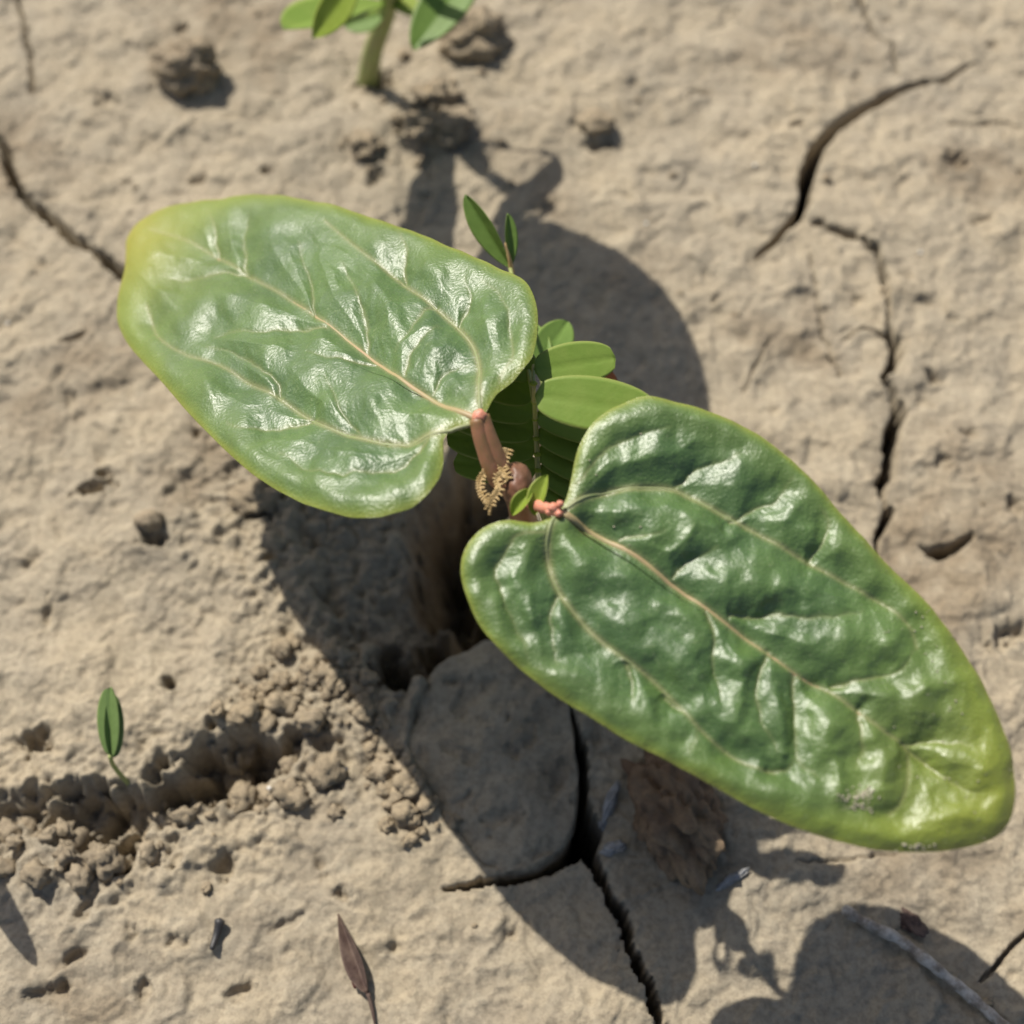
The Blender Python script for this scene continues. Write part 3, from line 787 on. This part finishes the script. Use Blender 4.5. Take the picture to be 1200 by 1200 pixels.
def top_seedling():
    f = spot(428, 97)
    root = thing("stalked_seedling", f, "seedling on a thick pale green stem with rounded leaflets, above the two soil clods", "plant")
    a = at(455, 6, 150); b = at(462, -190, 372)
    tube("stem", smooth_line([f - [0, 0, 14], at(437, 60, 60), a, at(460, -60, 245), b], 30), np.linspace(15.5, 8, 30), M['stem'], root, n=18)
    up = np.array([0, -0.3, 1.0])
    A = dict(curl=0.05, thick=2.2)
    leaflet("leaflet", a + [-4, 2, 4], at(334, 22, 262), 78, up + [-0.2, 0, 0], M['leaflet'], root, fold=0.15, shape=0.25, **A)
    leaflet("leaflet", at(418, -24, 215), at(372, 38, 268), 40, up + [0.7, 0, 0], M['young'], root, fold=0.3, shape=0.2, **A)
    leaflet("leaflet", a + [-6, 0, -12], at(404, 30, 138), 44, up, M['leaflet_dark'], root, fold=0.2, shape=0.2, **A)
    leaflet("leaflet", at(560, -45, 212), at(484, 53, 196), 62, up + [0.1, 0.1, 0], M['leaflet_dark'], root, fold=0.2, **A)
    leaflet("leaflet", at(455, -6, 155), at(496, 18, 168), 30, up, M['young'], root, fold=0.3, **A)
    tube("leaf_stalk", smooth_line([a, at(500, -32, 188), at(560, -45, 212)], 10), 3.5, M['stem'], root)
    tube("leaf_stalk", smooth_line([a, at(440, -14, 190), at(418, -24, 215)], 10), 3.0, M['stem'], root)
    # the broad upper leaf that throws the big round shade
    g = lambda px, py, h: at(px, py) - SHADE * h
    bl = g(588, 262, 400); tl = g(808, 575, 515)
    leaflet("upper_leaf", bl, tl, 262, (0.05, 0.05, 1), M['leaflet'], root, fold=0.05, curl=0.03, thick=4, nu=40, nv=25, shape=-0.1)
    tube("leaf_stalk", smooth_line([b, b * 0.5 + bl * 0.5 + [0, 0, 12], bl], 12), 5.0, M['stem'], root)
top_seedling()

def sprout():
    f = spot(152, 920)
    root = thing("tiny_sprout", f, "tiny sprout with one closed green leaf pair above the furrow", "plant")
    j = at(129, 886, 74)
    tube("stem", smooth_line([f - [0, 0, 6], f * 0.4 + j * 0.6 + [-3, 0, 2], j], 12), np.linspace(2.6, 2.2, 12), M['stem'], root)
    leaflet("leaf", j, at(126, 807, 122), 31, (-0.45, -0.3, 0.8), M['sprout'], root, fold=0.10, curl=0.03, thick=3, blunt=0.45)
    leaflet("leaf", j + [3, -0.5, -4], at(132, 813, 110), 20, (0.5, -0.4, 0.6), M['sprout'], root, fold=0.3, curl=0.03, thick=3, blunt=0.45)
sprout()

# ------------------------------------------------------------------ litter on the soil
tw = [(985, 1068), (1015, 1084), (1050, 1104), (1085, 1128), (1120, 1158), (1150, 1182), (1185, 1215)]
TW = smooth_line([spot(x, y, 7) for x, y in tw], 50); TW[:, 2] = np.maximum(TW[:, 2], TW[:, 2].mean())
o = tube("dry_twig", TW, 5.5 + 1.2 * np.sin(np.arange(50) * 0.9) * np.sin(np.arange(50) * 0.37), M['twig'], n=14)
tag(o, "bleached dry twig lying in the rounded leaf shadow", "twig")
def flat_bit(name, a, b, w, mat, label, cat, up=3.0, n=(0, -0.1, 1), **kw):
    A, B = spot(*a, up), spot(*b, up)
    V, F = leaflet_geo(A, B, w, n, **kw)
    o = mesh_obj(name, V, F, M[mat], origin=A, attrs={"rim": np.zeros(len(V))}); tag(o, label, cat); return o
root = thing("dry_husk", spot(395, 1075), "narrow brown seed husk with a dark red end on the lit soil", "husk")
A, B = spot(396, 1072, 5), spot(432, 1165, 7)
leaflet("husk_blade", A, B, 19, (-0.3, -0.2, 1), M['husk'], root, fold=0.8, curl=-0.04, thick=5, shape=0.5)
V, F = lump_geo((4.5, 8, 3), 141, 0.25, 3); p = spot(419, 1150, 9); mesh_obj("seed", V + p, F, M['husk_red'], root, origin=p)
tube("stalk", smooth_line([B, spot(436, 1180, 5), spot(440, 1200, 4)], 8), [2.5, 2, 2, 2, 1.8, 1.6, 1.4, 1.2], M['husk'], root)
P = smooth_line([spot(260, 1080, 9), spot(255, 1096, 5), spot(249, 1113, 4)], 12)
tag(tube("burnt_stick", P, np.r_[5, 5.2, np.linspace(4.4, 2.5, 10)], M['char']), "short black charred stick on the lit soil", "stick")
def shard(name, px, py, size, rz, seed, mat, label, cat):
    V, F = lump_geo(size, seed, 0.5, 4, 1.1)
    c, q = math.cos(rz), math.sin(rz)
    V = np.stack([V[:, 0] * c - V[:, 1] * q, V[:, 0] * q + V[:, 1] * c, V[:, 2] + 0.25 * V[:, 0]], 1)
    p = spot(px, py, size[2] * 0.5)
    tag(mesh_obj(name, V + p, F, M[mat], origin=p), label, cat)
shard("pale_chip", 714, 945, (22, 5, 4), 1.15, 151, 'chip', "bluish white straw shard beside the soil block", "chip")
shard("pale_chip", 718, 994, (11, 6, 5), 0.2, 152, 'chip', "pale lump of dried straw at the mouth of the long crack", "chip")
shard("pale_chip", 858, 1030, (17, 4, 3), 0.5, 153, 'chip', "small bluish white straw shard below the reddish clod", "chip")
flat_bit("straw_bit", (498, 128), (520, 102), 10, 'fringe', "short straw bit at the foot of the seedling stem", "straw", 20, fold=0.3, thick=3)
shard("dark_flake", 1064, 1080, (17, 9, 4), -0.8, 154, 'husk', "dark plant flake beside the bleached twig", "flake")

# a grass seedling just left of the view; only the shade of its blade reaches into it
def grass():
    g = lambda px, py, h: at(px, py) - SHADE * h
    f = at(-150, 1020); f[2] = gz(f[0], f[1])
    root = thing("grass_seedling", f, "lone grass seedling with one narrow blade leaning over the soil", "plant")
    a, b = g(-42, 975, 150), g(47, 1140, 190)
    leaflet("blade", a, b, 25, (0, -0.2, 1), M['leaflet_dark'], root, fold=0.3, curl=0.05)
    tube("stem", smooth_line([f - [0, 0, 6], f * 0.4 + a * 0.6 + [-8, 0, 0], a], 14), 4, M['stem'], root)
grass()
